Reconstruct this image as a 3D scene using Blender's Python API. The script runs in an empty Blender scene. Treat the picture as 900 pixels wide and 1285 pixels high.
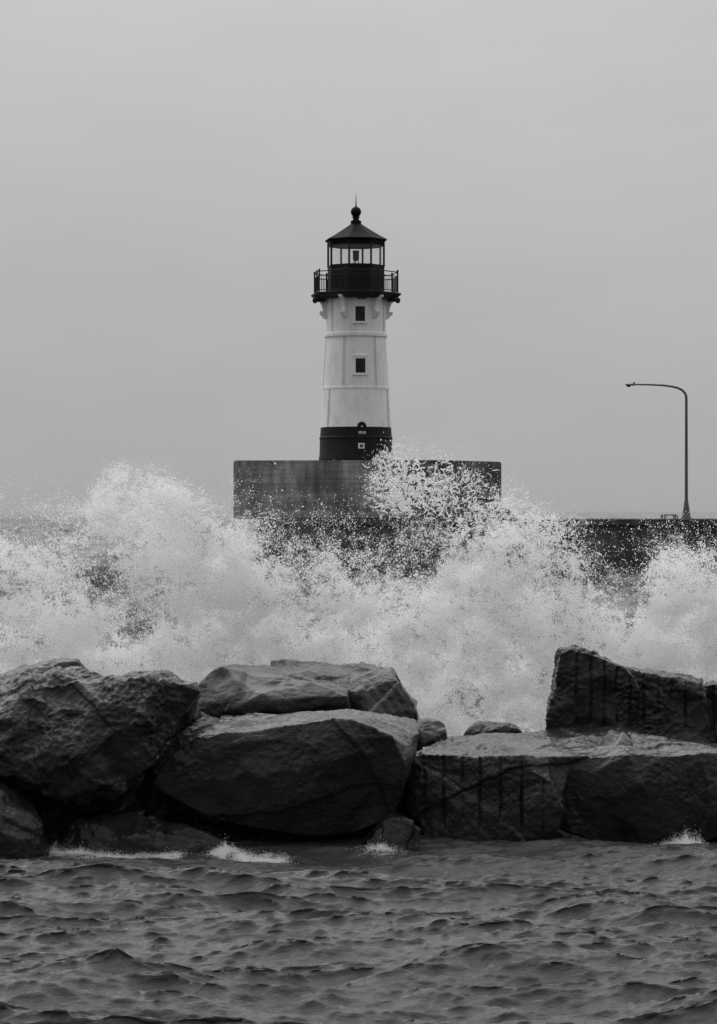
import bpy, bmesh, math, random
import numpy as np
from mathutils import Vector, Matrix

random.seed(7)
R = math.radians
SC = bpy.context.scene
COL = SC.collection
F = 3333.33          # focal length in photograph pixels (900 px wide)
CAMZ = 3.4
HOR = 641.0

# ------------------------------------------------------------------ camera
cam_d = bpy.data.cameras.new('camera')
cam = bpy.data.objects.new('camera', cam_d)
COL.objects.link(cam)
cam.location = (0, 0, CAMZ)
cam.rotation_euler = (R(90), 0, 0)
cam_d.sensor_fit = 'HORIZONTAL'
cam_d.sensor_width = 36
cam_d.lens = 36 * F / 900
cam_d.shift_y = -1.5 / 900
cam_d.clip_start = 0.5
cam_d.clip_end = 30000
SC.camera = cam

# ------------------------------------------------------------------ sky (overcast, neutral grey photograph)
world = bpy.data.worlds.new('World')
SC.world = world
world.use_nodes = True
wn, wl = world.node_tree.nodes, world.node_tree.links
wn.clear()
SUN_EL, SUN_AZ = 62, -40     # azimuth measured from +Y towards +X
w_out = wn.new('ShaderNodeOutputWorld')
w_bg = wn.new('ShaderNodeBackground')
w_tc = wn.new('ShaderNodeTexCoord')
w_sep = wn.new('ShaderNodeSeparateXYZ')
w_ramp = wn.new('ShaderNodeValToRGB')
w_ramp.color_ramp.interpolation = 'B_SPLINE'
cr = w_ramp.color_ramp
cr.elements[0].position = 0.0
cr.elements[0].color = (0.10, 0.10, 0.10, 1)
cr.elements[1].position = 1.0
cr.elements[1].color = (2.6, 2.6, 2.6, 1)
for p, v in ((0.47, 0.30), (0.505, 0.375), (0.56, 0.47), (0.60, 0.52), (0.7, 0.80)):
    e = cr.elements.new(p); e.color = (v, v, v, 1)
w_half = wn.new('ShaderNodeMath'); w_half.operation = 'MULTIPLY_ADD'
w_half.inputs[1].default_value = 0.5; w_half.inputs[2].default_value = 0.5
w_noise = wn.new('ShaderNodeTexNoise')
w_noise.inputs['Scale'].default_value = 3.0
w_noise.inputs['Detail'].default_value = 9
w_noise.inputs['Roughness'].default_value = 0.6
w_map = wn.new('ShaderNodeMapping'); w_map.inputs['Scale'].default_value = (1, 1, 3.2)
w_mr = wn.new('ShaderNodeMapRange')
w_mr.inputs['From Min'].default_value = 0.3; w_mr.inputs['From Max'].default_value = 0.7
w_mr.inputs['To Min'].default_value = 0.93; w_mr.inputs['To Max'].default_value = 1.07
w_sky = wn.new('ShaderNodeTexSky')
w_sky.sky_type = 'NISHITA'; w_sky.sun_disc = False
w_sky.sun_elevation = R(SUN_EL); w_sky.sun_rotation = R(SUN_AZ)
w_bw = wn.new('ShaderNodeRGBToBW')
w_ns = wn.new('ShaderNodeMath'); w_ns.operation = 'MULTIPLY_ADD'
w_ns.inputs[1].default_value = 0.006           # thin share of the clear sky above the cloud
w_mul = wn.new('ShaderNodeMath'); w_mul.operation = 'MULTIPLY'
wl.new(w_tc.outputs['Generated'], w_sep.inputs[0])
wl.new(w_sep.outputs['Z'], w_half.inputs[0])
wl.new(w_half.outputs[0], w_ramp.inputs[0])
wl.new(w_tc.outputs['Generated'], w_map.inputs[0])
wl.new(w_map.outputs[0], w_noise.inputs['Vector'])
wl.new(w_noise.outputs['Fac'], w_mr.inputs['Value'])
wl.new(w_ramp.outputs['Color'], w_mul.inputs[0])
wl.new(w_mr.outputs[0], w_mul.inputs[1])
wl.new(w_sky.outputs[0], w_bw.inputs[0])
wl.new(w_bw.outputs[0], w_ns.inputs[0])
w_behind_dim = wn.new('ShaderNodeMapRange')          # added dimming of the unseen sky behind the camera, darkens the rock fronts
w_behind_dim.inputs['From Min'].default_value = -0.9; w_behind_dim.inputs['From Max'].default_value = 0.3
w_behind_dim.inputs['To Min'].default_value = 0.44; w_behind_dim.inputs['To Max'].default_value = 1.0
wl.new(w_sep.outputs['Y'], w_behind_dim.inputs['Value'])
w_m2 = wn.new('ShaderNodeMath'); w_m2.operation = 'MULTIPLY'
wl.new(w_mul.outputs[0], w_m2.inputs[0]); wl.new(w_behind_dim.outputs[0], w_m2.inputs[1])
wl.new(w_m2.outputs[0], w_ns.inputs[2])
wl.new(w_ns.outputs[0], w_bg.inputs['Color'])
w_bg.inputs['Strength'].default_value = 1.0
wl.new(w_bg.outputs[0], w_out.inputs[0])

sun_d = bpy.data.lights.new('sun', 'SUN')
sun_d.energy = 1.4
sun_d.angle = R(75)
sun_d.color = (1, 1, 1)
sun = bpy.data.objects.new('sun', sun_d)
COL.objects.link(sun)
az, el = R(SUN_AZ), R(SUN_EL)
sdir = Vector((math.sin(az) * math.cos(el), math.cos(az) * math.cos(el), math.sin(el)))
sun.rotation_euler = sdir.to_track_quat('Z', 'Y').to_euler()

SC.view_settings.view_transform = 'Standard'
SC.view_settings.look = 'None'
SC.view_settings.exposure = 0.0
SC.view_settings.gamma = 1.0
SC.view_settings.use_curve_mapping = False
SC.render.engine = 'CYCLES'
SC.cycles.max_bounces = 14
SC.cycles.diffuse_bounces = 12
SC.cycles.glossy_bounces = 3
SC.cycles.transparent_max_bounces = 8

# ------------------------------------------------------------------ helpers
def at(px, py, Y):
    return Vector(((px - 450) * Y / F, Y, CAMZ - (py - HOR) * Y / F))

def tag(o, label=None, cat=None, group=None, kind=None):
    if label: o['label'] = label
    if cat: o['category'] = cat
    if group: o['group'] = group
    if kind: o['kind'] = kind
    return o

def empty(name, loc):
    o = bpy.data.objects.new(name, None)
    o.location = loc
    COL.objects.link(o)
    return o

def link(name, me, mat, parent=None):
    o = bpy.data.objects.new(name, me)
    COL.objects.link(o)
    if mat: me.materials.append(mat)
    if parent:
        o.parent = parent
        rt = parent
        off = Vector((0, 0, 0))
        while rt:
            off += rt.location; rt = rt.parent
        o.location = -off
    return o

def obj(name, bm, mat, parent=None, smooth=False):
    bmesh.ops.recalc_face_normals(bm, faces=bm.faces[:])
    me = bpy.data.meshes.new(name)
    bm.to_mesh(me); bm.free()
    if smooth:
        me.polygons.foreach_set('use_smooth', [True] * len(me.polygons))
        if smooth != 'all':
            me.set_sharp_from_angle(angle=R(35))
    return link(name, me, mat, parent)

def add_box(bm, lo, hi):
    vs = [bm.verts.new((x, y, z)) for x in (lo[0], hi[0]) for y in (lo[1], hi[1]) for z in (lo[2], hi[2])]
    for q in ((0, 1, 3, 2), (4, 6, 7, 5), (0, 4, 5, 1), (2, 3, 7, 6), (0, 2, 6, 4), (1, 5, 7, 3)):
        bm.faces.new([vs[i] for i in q])

def add_loft(bm, rings, cap=True):
    rr = [[bm.verts.new(p) for p in ring] for ring in rings]
    n = len(rr[0])
    for a, b in zip(rr, rr[1:]):
        for i in range(n):
            bm.faces.new((a[i], a[(i + 1) % n], b[(i + 1) % n], b[i]))
    if cap:
        bm.faces.new(rr[0][::-1]); bm.faces.new(rr[-1])

def add_tube(bm, pts, rad, n=10):
    pts = [Vector(p) for p in pts]
    if not isinstance(rad, (list, tuple)): rad = [rad] * len(pts)
    rings = []
    up = Vector((0, 0, 1))
    for i, p in enumerate(pts):
        t = (pts[min(i + 1, len(pts) - 1)] - pts[max(i - 1, 0)]).normalized()
        a = t.cross(Vector((0.13, 1, 0.07))).normalized()
        b = t.cross(a)
        rings.append([p + (a * math.cos(k * 2 * math.pi / n) + b * math.sin(k * 2 * math.pi / n)) * rad[i] for k in range(n)])
    add_loft(bm, rings)

# ---- vectorised noise
_rng = np.random.default_rng(11)
_perm = np.concatenate([_rng.permutation(256)] * 3)
_g = _rng.normal(size=(256, 3)); _g /= np.linalg.norm(_g, axis=1)[:, None]
def perlin(P):
    P = np.asarray(P, dtype=np.float64)
    I = np.floor(P).astype(np.int64); f = P - I; I &= 255
    u = f * f * f * (f * (f * 6 - 15) + 10)
    out = 0
    for dx in (0, 1):
        for dy in (0, 1):
            for dz in (0, 1):
                h = _perm[_perm[_perm[(I[:, 0] + dx) & 255] + ((I[:, 1] + dy) & 255)] + ((I[:, 2] + dz) & 255)]
                g = _g[h]
                d = g[:, 0] * (f[:, 0] - dx) + g[:, 1] * (f[:, 1] - dy) + g[:, 2] * (f[:, 2] - dz)
                w = (u[:, 0] if dx else 1 - u[:, 0]) * (u[:, 1] if dy else 1 - u[:, 1]) * (u[:, 2] if dz else 1 - u[:, 2])
                out = out + d * w
    return out * 1.5
def fbm(P, o=4, ridged=False):
    a, s, t = 1.0, 0, 0
    for i in range(o):
        n = perlin(P * 2 ** i + 17.3 * i)
        if ridged: n = 1 - 2 * np.abs(n)
        s = s + a * n; t += a; a *= 0.5
    return s / t

# ------------------------------------------------------------------ materials
def mat(name, base=0.5, rough=0.6, spec=0.5, metallic=0.0):
    m = bpy.data.materials.new(name)
    m.use_nodes = True
    b = m.node_tree.nodes['Principled BSDF']
    b.inputs['Base Color'].default_value = (base, base, base, 1)
    b.inputs['Roughness'].default_value = rough
    b.inputs['Specular IOR Level'].default_value = spec
    b.inputs['Metallic'].default_value = metallic
    return m

def noisy(m, lo, hi, scale=4, stretch=(1, 1, 1), detail=8, bump=0.0, bscale=20, bdist=0.02, contrast=(0.35, 0.65), rlo=None, rhi=None):
    nt = m.node_tree; N, L = nt.nodes, nt.links
    b = N['Principled BSDF']
    geo = N.new('ShaderNodeNewGeometry')
    mp = N.new('ShaderNodeMapping'); mp.inputs['Scale'].default_value = stretch
    L.new(geo.outputs['Position'], mp.inputs[0])
    n = N.new('ShaderNodeTexNoise'); n.inputs['Scale'].default_value = scale; n.inputs['Detail'].default_value = detail
    n.inputs['Roughness'].default_value = 0.62
    L.new(mp.outputs[0], n.inputs['Vector'])
    r = N.new('ShaderNodeValToRGB')
    r.color_ramp.elements[0].position = contrast[0]; r.color_ramp.elements[0].color = (lo, lo, lo, 1)
    r.color_ramp.elements[1].position = contrast[1]; r.color_ramp.elements[1].color = (hi, hi, hi, 1)
    L.new(n.outputs['Fac'], r.inputs[0]); L.new(r.outputs[0], b.inputs['Base Color'])
    if rlo is not None:
        mr = N.new('ShaderNodeMapRange'); mr.inputs['To Min'].default_value = rlo; mr.inputs['To Max'].default_value = rhi
        mr.inputs['From Min'].default_value = 0.3; mr.inputs['From Max'].default_value = 0.7
        L.new(n.outputs['Fac'], mr.inputs['Value']); L.new(mr.outputs[0], b.inputs['Roughness'])
    if bump:
        n2 = N.new('ShaderNodeTexNoise'); n2.inputs['Scale'].default_value = bscale; n2.inputs['Detail'].default_value = 10
        n2.inputs['Roughness'].default_value = 0.7
        L.new(geo.outputs['Position'], n2.inputs['Vector'])
        bp = N.new('ShaderNodeBump'); bp.inputs['Strength'].default_value = bump; bp.inputs['Distance'].default_value = bdist
        L.new(n2.outputs['Fac'], bp.inputs['Height']); L.new(bp.outputs[0], b.inputs['Normal'])
    return m

def rock_mat(name, lo, hi, r0=0.28, r1=0.55, bump=0.8):
    m = mat(name, 0.06, 0.4)
    noisy(m, lo, hi, 2.6, (1, 1, 1), 12, bump, 9, 0.05, (0.3, 0.72), r0, r1)
    nt = m.node_tree; N, L = nt.nodes, nt.links
    b = N['Principled BSDF']; old = b.inputs['Normal'].links[0].from_node
    geo = N.new('ShaderNodeNewGeometry')
    n3 = N.new('ShaderNodeTexNoise'); n3.inputs['Scale'].default_value = 60; n3.inputs['Detail'].default_value = 6
    L.new(geo.outputs['Position'], n3.inputs['Vector'])
    b2 = N.new('ShaderNodeBump'); b2.inputs['Strength'].default_value = 0.9; b2.inputs['Distance'].default_value = 0.02
    L.new(n3.outputs['Fac'], b2.inputs['Height']); L.new(old.outputs[0], b2.inputs['Normal'])
    L.new(b2.outputs[0], b.inputs['Normal'])
    b.inputs['Specular IOR Level'].default_value = 0.16
    b.inputs['Coat Weight'].default_value = 1.0       # film of water
    b.inputs['Coat IOR'].default_value = 1.3
    b.inputs['Coat Roughness'].default_value = 0.16
    b3 = N.new('ShaderNodeBump'); b3.inputs['Strength'].default_value = 0.5; b3.inputs['Distance'].default_value = 0.006
    L.new(n3.outputs['Fac'], b3.inputs['Height']); L.new(b3.outputs[0], b.inputs['Coat Normal'])
    return m

M = {}
M['rock'] = rock_mat('dark_wet_rock', 0.006, 0.036, .14, .40, .55)
M['rock_rough'] = rock_mat('rough_dark_rock', 0.006, 0.055, 0.14, 0.5, .8)
M['rock_smooth'] = rock_mat('slate_rock', 0.007, 0.034, 0.25, 0.42, 0.4)
M['white'] = noisy(mat('white_paint', .6, .55), 0.69, 0.86, 1.8, (1.5, 1.5, 0.7), 10, 0.15, 12, 0.01, (0.28, 0.55))
M['rust'] = mat('weathered_seam', .4, .8, .2)
M['black'] = noisy(mat('black_paint', .02, .6, .2), 0.008, 0.014, 5, (1, 1, 0.4), 6, 0.1, 15, 0.01)
M['roofm'] = noisy(mat('roof_paint', .01, .65, .12), 0.004, 0.007, 5, (1, 1, 1), 4)
M['iron'] = mat('dark_iron', 0.015, 0.6, .25)
M['pane'] = mat('dark_window_pane', 0.02, 0.3, .3)
M['lamp'] = noisy(mat('galvanised_pole', .1, .5), 0.07, 0.12, 6, (1, 1, .3), 4)

# concrete with vertical run-off stains
def concrete(name, lo, hi, wet=False):  # the wet flag paints shade onto the right end
    m = mat(name, .2, .85)
    nt = m.node_tree; N, L = nt.nodes, nt.links
    noisy(m, lo, hi, 1.2, (2.4, 2.4, 0.5), 12, 0.5, 6, 0.03, (0.32, 0.7))
    b = N['Principled BSDF']
    src = b.inputs['Base Color'].links[0].from_socket
    geo = N.new('ShaderNodeNewGeometry')
    n = N.new('ShaderNodeTexNoise'); n.inputs['Scale'].default_value = 0.55; n.inputs['Detail'].default_value = 6
    L.new(geo.outputs['Position'], n.inputs['Vector'])
    mr = N.new('ShaderNodeMapRange'); mr.inputs['From Min'].default_value = .38; mr.inputs['From Max'].default_value = .62
    mr.inputs['To Min'].default_value = .55; mr.inputs['To Max'].default_value = 1.25
    L.new(n.outputs['Fac'], mr.inputs['Value'])
    w = N.new('ShaderNodeTexNoise'); w.inputs['Scale'].default_value = 1.0; w.inputs['Detail'].default_value = 3
    mp = N.new('ShaderNodeMapping'); mp.inputs['Scale'].default_value = (0.15, 0.15, 5)
    L.new(geo.outputs['Position'], mp.inputs[0]); L.new(mp.outputs[0], w.inputs['Vector'])
    mr2 = N.new('ShaderNodeMapRange'); mr2.inputs['From Min'].default_value = .35; mr2.inputs['From Max'].default_value = .65
    mr2.inputs['To Min'].default_value = .75; mr2.inputs['To Max'].default_value = 1.2
    L.new(w.outputs['Fac'], mr2.inputs['Value'])
    mm = N.new('ShaderNodeMath'); mm.operation = 'MULTIPLY'
    L.new(mr.outputs[0], mm.inputs[0]); L.new(mr2.outputs[0], mm.inputs[1])
    if wet:      # shade of the right, angled-away face, painted into the colour along X
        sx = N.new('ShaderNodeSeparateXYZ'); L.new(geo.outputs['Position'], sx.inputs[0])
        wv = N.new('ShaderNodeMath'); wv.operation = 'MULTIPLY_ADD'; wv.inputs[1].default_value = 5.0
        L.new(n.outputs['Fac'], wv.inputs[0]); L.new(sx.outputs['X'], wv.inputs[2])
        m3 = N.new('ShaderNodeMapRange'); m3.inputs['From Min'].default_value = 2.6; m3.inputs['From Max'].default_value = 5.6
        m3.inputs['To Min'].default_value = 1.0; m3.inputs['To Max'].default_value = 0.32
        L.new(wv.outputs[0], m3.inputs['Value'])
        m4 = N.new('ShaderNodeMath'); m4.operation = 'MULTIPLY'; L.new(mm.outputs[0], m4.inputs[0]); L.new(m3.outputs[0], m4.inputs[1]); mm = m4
    mx = N.new('ShaderNodeVectorMath'); mx.operation = 'SCALE'
    L.new(src, mx.inputs[0]); L.new(mm.outputs[0], mx.inputs['Scale'])
    L.new(mx.outputs[0], b.inputs['Base Color'])
    return m
M['conc'] = concrete('stained_shaded_concrete', 0.14, 0.42, True)  # run-off stains plus painted shade at the right end
M['conc_dark'] = concrete('wet_pier_concrete', 0.05, 0.14)

# glass of the lantern
mg = bpy.data.materials.new('lantern_glass'); mg.use_nodes = True
N, L = mg.node_tree.nodes, mg.node_tree.links
N.clear()
o_ = N.new('ShaderNodeOutputMaterial'); tr = N.new('ShaderNodeBsdfTransparent'); gl = N.new('ShaderNodeBsdfGlossy'); mx = N.new('ShaderNodeMixShader')
tr.inputs[0].default_value = (.98, .98, .98, 1); gl.inputs['Roughness'].default_value = 0.03
mx.inputs[0].default_value = 0.05
L.new(tr.outputs[0], mx.inputs[1]); L.new(gl.outputs[0], mx.inputs[2]); L.new(mx.outputs[0], o_.inputs[0])
M['glass'] = mg

# water with foam carried by an attribute
mw = mat('lake_water', 0.02, 0.08)
N, L = mw.node_tree.nodes, mw.node_tree.links
b = N['Principled BSDF']
b.inputs['IOR'].default_value = 1.33
geo = N.new('ShaderNodeNewGeometry')
n1 = N.new('ShaderNodeTexNoise'); n1.inputs['Scale'].default_value = 15; n1.inputs['Detail'].default_value = 8; n1.inputs['Roughness'].default_value = .65
mp = N.new('ShaderNodeMapping'); mp.inputs['Scale'].default_value = (0.7, 1.5, 1)
L.new(geo.outputs['Position'], mp.inputs[0]); L.new(mp.outputs[0], n1.inputs['Vector'])
bp = N.new('ShaderNodeBump'); bp.inputs['Strength'].default_value = 0.6; bp.inputs['Distance'].default_value = 0.026
L.new(n1.outputs['Fac'], bp.inputs['Height']); L.new(bp.outputs[0], b.inputs['Normal'])
fa = N.new('ShaderNodeAttribute'); fa.attribute_name = 'foam'
n2 = N.new('ShaderNodeTexNoise'); n2.inputs['Scale'].default_value = 55; n2.inputs['Detail'].default_value = 8; n2.inputs['Roughness'].default_value = .75
L.new(mp.outputs[0], n2.inputs['Vector'])
ad = N.new('ShaderNodeMath'); ad.operation = 'ADD'
L.new(fa.outputs['Fac'], ad.inputs[0]); L.new(n2.outputs['Fac'], ad.inputs[1])
mr = N.new('ShaderNodeMapRange'); mr.inputs['From Min'].default_value = .95; mr.inputs['From Max'].default_value = 1.25
L.new(ad.outputs[0], mr.inputs['Value'])
cx = N.new('ShaderNodeMixRGB'); cx.inputs[1].default_value = (.05, .05, .05, 1); cx.inputs[2].default_value = (.4, .4, .4, 1)
L.new(mr.outputs[0], cx.inputs[0]); L.new(cx.outputs[0], b.inputs['Base Color'])
rx = N.new('ShaderNodeMapRange'); rx.inputs['To Min'].default_value = .08; rx.inputs['To Max'].default_value = .8
L.new(mr.outputs[0], rx.inputs['Value']); L.new(rx.outputs[0], b.inputs['Roughness'])
M['water'] = mw

# spray: drops and froth are white and let some light through
ms = bpy.data.materials.new('white_spray'); ms.use_nodes = True
N, L = ms.node_tree.nodes, ms.node_tree.links
N.clear()
o_ = N.new('ShaderNodeOutputMaterial'); d = N.new('ShaderNodeBsdfDiffuse'); t = N.new('ShaderNodeBsdfTranslucent'); mx = N.new('ShaderNodeMixShader')
d.inputs[0].default_value = (.985, .985, .985, 1); t.inputs[0].default_value = (.985, .985, .985, 1); mx.inputs[0].default_value = 0.32
L.new(d.outputs[0], mx.inputs[1]); L.new(t.outputs[0], mx.inputs[2]); L.new(mx.outputs[0], o_.inputs[0])
M['spray'] = ms

# ------------------------------------------------------------------ water
def fft_tile(Ln, Nn, lam_peak, rms, seed, wind=(0.2, 1.0), spread=2.0, lam_min=0.08, power=3.6):
    rg = np.random.default_rng(seed)
    k1 = np.fft.fftfreq(Nn, Ln / Nn) * 2 * np.pi
    kx, ky = np.meshgrid(k1, k1, indexing='ij')
    k = np.hypot(kx, ky); k[0, 0] = 1
    kp = 2 * np.pi / lam_peak
    w = np.array(wind) / np.hypot(*wind)
    cosd = np.abs((kx * w[0] + ky * w[1]) / k)
    A = np.exp(-0.6 * (kp / k) ** 2) * k ** (-power / 2) * (0.04 + cosd ** spread) * np.exp(-(k * lam_min / 2 / np.pi) ** 2 * 0.5)
    A[0, 0] = 0
    h = A * (rg.normal(size=k.shape) + 1j * rg.normal(size=k.shape))
    z = np.real(np.fft.ifft2(h)); s = rms / z.std()
    dx = np.real(np.fft.ifft2(-1j * kx / k * h)) * s
    dy = np.real(np.fft.ifft2(-1j * ky / k * h)) * s
    return z * s, dx, dy, Ln

def samp(T, x, y):
    z, dx, dy, Ln = T; n = z.shape[0]
    u = (x / Ln * n) % n; v = (y / Ln * n) % n
    i = np.floor(u).astype(int) % n; j = np.floor(v).astype(int) % n
    fu, fv = u - np.floor(u), v - np.floor(v)
    i2, j2 = (i + 1) % n, (j + 1) % n
    return [a[i, j] * (1 - fu) * (1 - fv) + a[i2, j] * fu * (1 - fv) + a[i, j2] * (1 - fu) * fv + a[i2, j2] * fu * fv for a in (z, dx, dy)]

T1 = fft_tile(14, 1024, 2.3, 0.038, 3, wind=(0.3, 1.0), spread=3.5, lam_min=0.04, power=3.3)
T2 = fft_tile(90, 1024, 8.0, 0.10, 5, lam_min=0.4)
T4 = fft_tile(60, 1024, 2.4, 0.085, 15, lam_min=0.25, power=3.4)
T3 = fft_tile(1200, 1024, 26.0, 0.40, 9, lam_min=4)
rows = list(np.arange(9, 30, 0.022))
y = rows[-1]
while y < 9000:
    y *= 1.0 + (0.0022 if y < 45 else 0.0042 if y < 400 else 0.012)
    rows.append(y)
rows = np.array(rows)
NC = 760
uu = np.linspace(-1, 1, NC)
Yg, Ug = np.meshgrid(rows, uu, indexing='ij')
Xg = Ug * (2.0 + 0.26 * Yg)
fade1 = 1 / (1 + (Yg / 160) ** 4)
fade2 = 1 / (1 + (Yg / 900) ** 4)
a1 = samp(T1, (Xg * 0.99 + 0.12 * Yg) * .68 + 3, Yg * 0.99 - 0.12 * Xg + 1)
a2 = samp(T2, Xg + 11, Yg + 5)
a3 = samp(T3, Xg + 300, Yg)
a4 = samp(T4, Xg * .9 + .4 * Yg, Yg * .9 - .4 * Xg)
open_w = np.clip((Yg - 36) / 12, 0, 1) / (1 + (Yg / 700) ** 4)
far = np.clip((Yg - 40) / 80, 0, 1)
a5 = samp(T1, (Xg + .35 * Yg) * 1.9 + 5, (Yg - .3 * Xg) * 2.3 + 2)
near_rocks = 1 - .6 * np.exp(-((Yg - 26.3) / 1.2) ** 2)
a1 = [p * near_rocks + q_ * .36 * (Yg < 34) for p, q_ in zip(a1, a5)]
a2[0] = a2[0] * near_rocks
Zg = a1[0] * fade1 + a2[0] * fade2 * (0.75 + 2.65 * np.clip((Yg - 34) / 16, 0, 1)) + a3[0] * far + a4[0] * open_w * 1.3
# swells the photograph shows standing up in the foreground
for px, py, w_, d_, h_ in ((70, 1262, .55, .35, .16), (152, 1240, .12, .2, .07), (800, 1150, .55, .45, .13), (590, 1130, .3, .3, .05)):
    Yc = CAMZ * F / (py - HOR); xc = (px - 450) * Yc / F
    g = np.exp(-np.abs((Xg - xc) / w_) ** 1.3 - ((Yg - Yc) / d_) ** 2)
    Zg = Zg + g * h_
chop = -0.95
Xd = Xg + chop * (a1[1] * fade1 + 0.5 * a2[1] * fade2)
Yd = Yg + chop * (a1[2] * fade1 + 0.5 * a2[2] * fade2)
nr, nc = Yg.shape
Zg = Zg + 0.08
co = np.stack([Xd, Yd, Zg], -1).reshape(-1, 3)
# foam: boiling water behind the rocks, a lapping line in front of them, a few crests
P3 = np.stack([Xg, Yg, Xg * 0], -1).reshape(-1, 3)
nz = fbm(P3 * 1.3, 4).reshape(nr, nc)
lap = np.exp(-((Yg - 25.95 - 0.22 * nz) / 0.24) ** 2)
side = 0.30 * np.exp(-((Xg + 2.4) / 0.9) ** 2) + 0.16
foam = 0.62 * np.clip((Yg - 27.3) / 1.0, 0, 1) * np.clip((37 - Yg) / 4, 0, 1)
foam = np.maximum(foam, lap * (side + 0.14 + 0.45 * nz))
foam = np.maximum(foam, np.clip((Zg - 0.24) * 3.0, 0, 0.35) * (Yg < 33))
foam = np.maximum(foam, 0.28 * np.exp(-((Xg - 3.45) / 0.5) ** 2 - ((Yg - 25.6) / 0.35) ** 2))
me = bpy.data.meshes.new('water')
idx = np.arange(nr * nc).reshape(nr, nc)
quads = np.stack([idx[:-1, :-1], idx[:-1, 1:], idx[1:, 1:], idx[1:, :-1]], -1).reshape(-1, 4)
me.vertices.add(nr * nc); me.vertices.foreach_set('co', co.ravel().astype(np.float32))
me.loops.add(quads.size); me.loops.foreach_set('vertex_index', quads.ravel().astype(np.int32))
me.polygons.add(len(quads)); me.polygons.foreach_set('loop_start', (np.arange(len(quads)) * 4).astype(np.int32))
me.update(calc_edges=True)
me.polygons.foreach_set('use_smooth', np.ones(len(quads), bool))
at_ = me.attributes.new('foam', 'FLOAT', 'POINT'); at_.data.foreach_set('value', foam.ravel().astype(np.float32))
tag(link('water', me, M['water']), kind='structure')
bm = bmesh.new()
add_loft(bm, [[(9000 * math.cos(a * math.pi / 24), 9000 * math.sin(a * math.pi / 24), z) for a in range(48)] for z in (-3.2, -3.0)])
tag(obj('lake_bed', bm, M['rock']), kind='structure')

# ------------------------------------------------------------------ pier and its raised concrete block
bm = bmesh.new()
ptop = at(0, 651.5, 112).z
x0 = at(318, 0, 112).x
def prism(bm, plan, z0, z1):
    add_loft(bm, [[(x, y, z) for x, y in plan] for z in (z0, z1)])
prism(bm, [(x0, 114.5), (x0 + 2, 112), (60, 112), (60, 123), (x0 + 2, 123), (x0, 120.5)], -2.9, ptop - 0.25)
prism(bm, [(x0 - .1, 114.4), (x0 + 1.95, 111.88), (60, 111.88), (60, 123.1), (x0 + 1.95, 123.1), (x0 - .1, 120.6)], ptop - 0.248, ptop)
for i in range(14):      # fender strakes along the face
    xx = x0 + 2.5 + i * 3.4
    add_box(bm, (xx, 111.86, 0.2), (xx + 0.05, 111.997, ptop - 0.26))
prism(bm, [(13.2, 111.7), (60, 111.7), (60, 111.995), (13.2, 111.995)], 1.62, 1.8)
pier = obj('pier', bm, M['conc_dark'])
tag(pier, 'long low dark concrete pier wall running right beneath the lighthouse', 'pier')

bm = bmesh.new()
btop = at(0, 577, 113).z
A0 = at(293, 0, 113.2).x; A1 = at(556, 0, 112.5).x; A2 = at(629.5, 0, 116.5).x
plan = [(A0, 113.2), (A1, 112.5), (A2, 116.5), (A2 - .4, 121), (A1, 122.5), (A0, 122.2)]
prism(bm, plan, ptop + 0.003, btop - 0.02)
bmesh.ops.bevel(bm, geom=[e for e in bm.edges], offset=0.05, segments=2, affect='EDGES')
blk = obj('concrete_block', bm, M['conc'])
tag(blk, 'massive stained concrete block on the pier carrying the lighthouse', 'plinth')
# sloping fillet at the right foot
bm = bmesh.new()
prism(bm, [(0, 0), (1, 0), (1, 1), (0, 1)], 0, 1); bm.clear()
xq = A2 - 0.02
pr = [(xq + 0.02, ptop + 0.004), (xq + 0.7, ptop + 0.004), (xq + 0.02, ptop + 0.75)]
add_loft(bm, [[(x, y, z) for x, z in pr] for y in (116.6, 120.5)])
obj('corner_ramp', bm, M['conc_dark'], blk)

# ------------------------------------------------------------------ lighthouse
LY = 117.0
S = LY / F                      # metres per photograph pixel at the lighthouse
LX = (446.8 - 450) * S
def zz(py): return CAMZ - (py - HOR) * S
def pol(r, th, z): return Vector((LX + r * math.sin(R(th)), LY - r * math.cos(R(th)), z))
def ring(r_px, py, n=64, rot=0.0): return [pol(r_px * S, rot + 360 * i / n, zz(py)) for i in range(n)]
OCT = 9 + 22.5
def octr(hw, py): return ring(hw / 0.972, py, 8, OCT)
lh = empty('lighthouse', (LX, LY, btop))
tag(lh, 'white conical lighthouse with black base band and black lantern on concrete block', 'lighthouse')
def lathe(name, prof, m, parent=lh, n=64, smooth=True):
    bm = bmesh.new(); add_loft(bm, [ring(hw, py, n) for hw, py in prof]); return obj(name, bm, m, parent, smooth)
lathe('base_section', [(46.8, 577.6), (46.6, 574), (45.9, 572), (45.3, 552), (46.0, 551), (46.0, 549), (45.0, 548), (44.3, 536.6)], M['black'])
def shaft_bm():
    bm = bmesh.new()
    add_loft(bm, [ring(h, p) for h, p in [(44.28, 536.6), (41.6, 489.3), (42.1, 489.0), (42.1, 486.6), (41.2, 486.3), (37.6, 424.2), (38.3, 423.6), (39.6, 423.2), (39.6, 419.4), (38.4, 418.6), (37.4, 418.4), (37.3, 372.2)]])
    return bm
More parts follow.
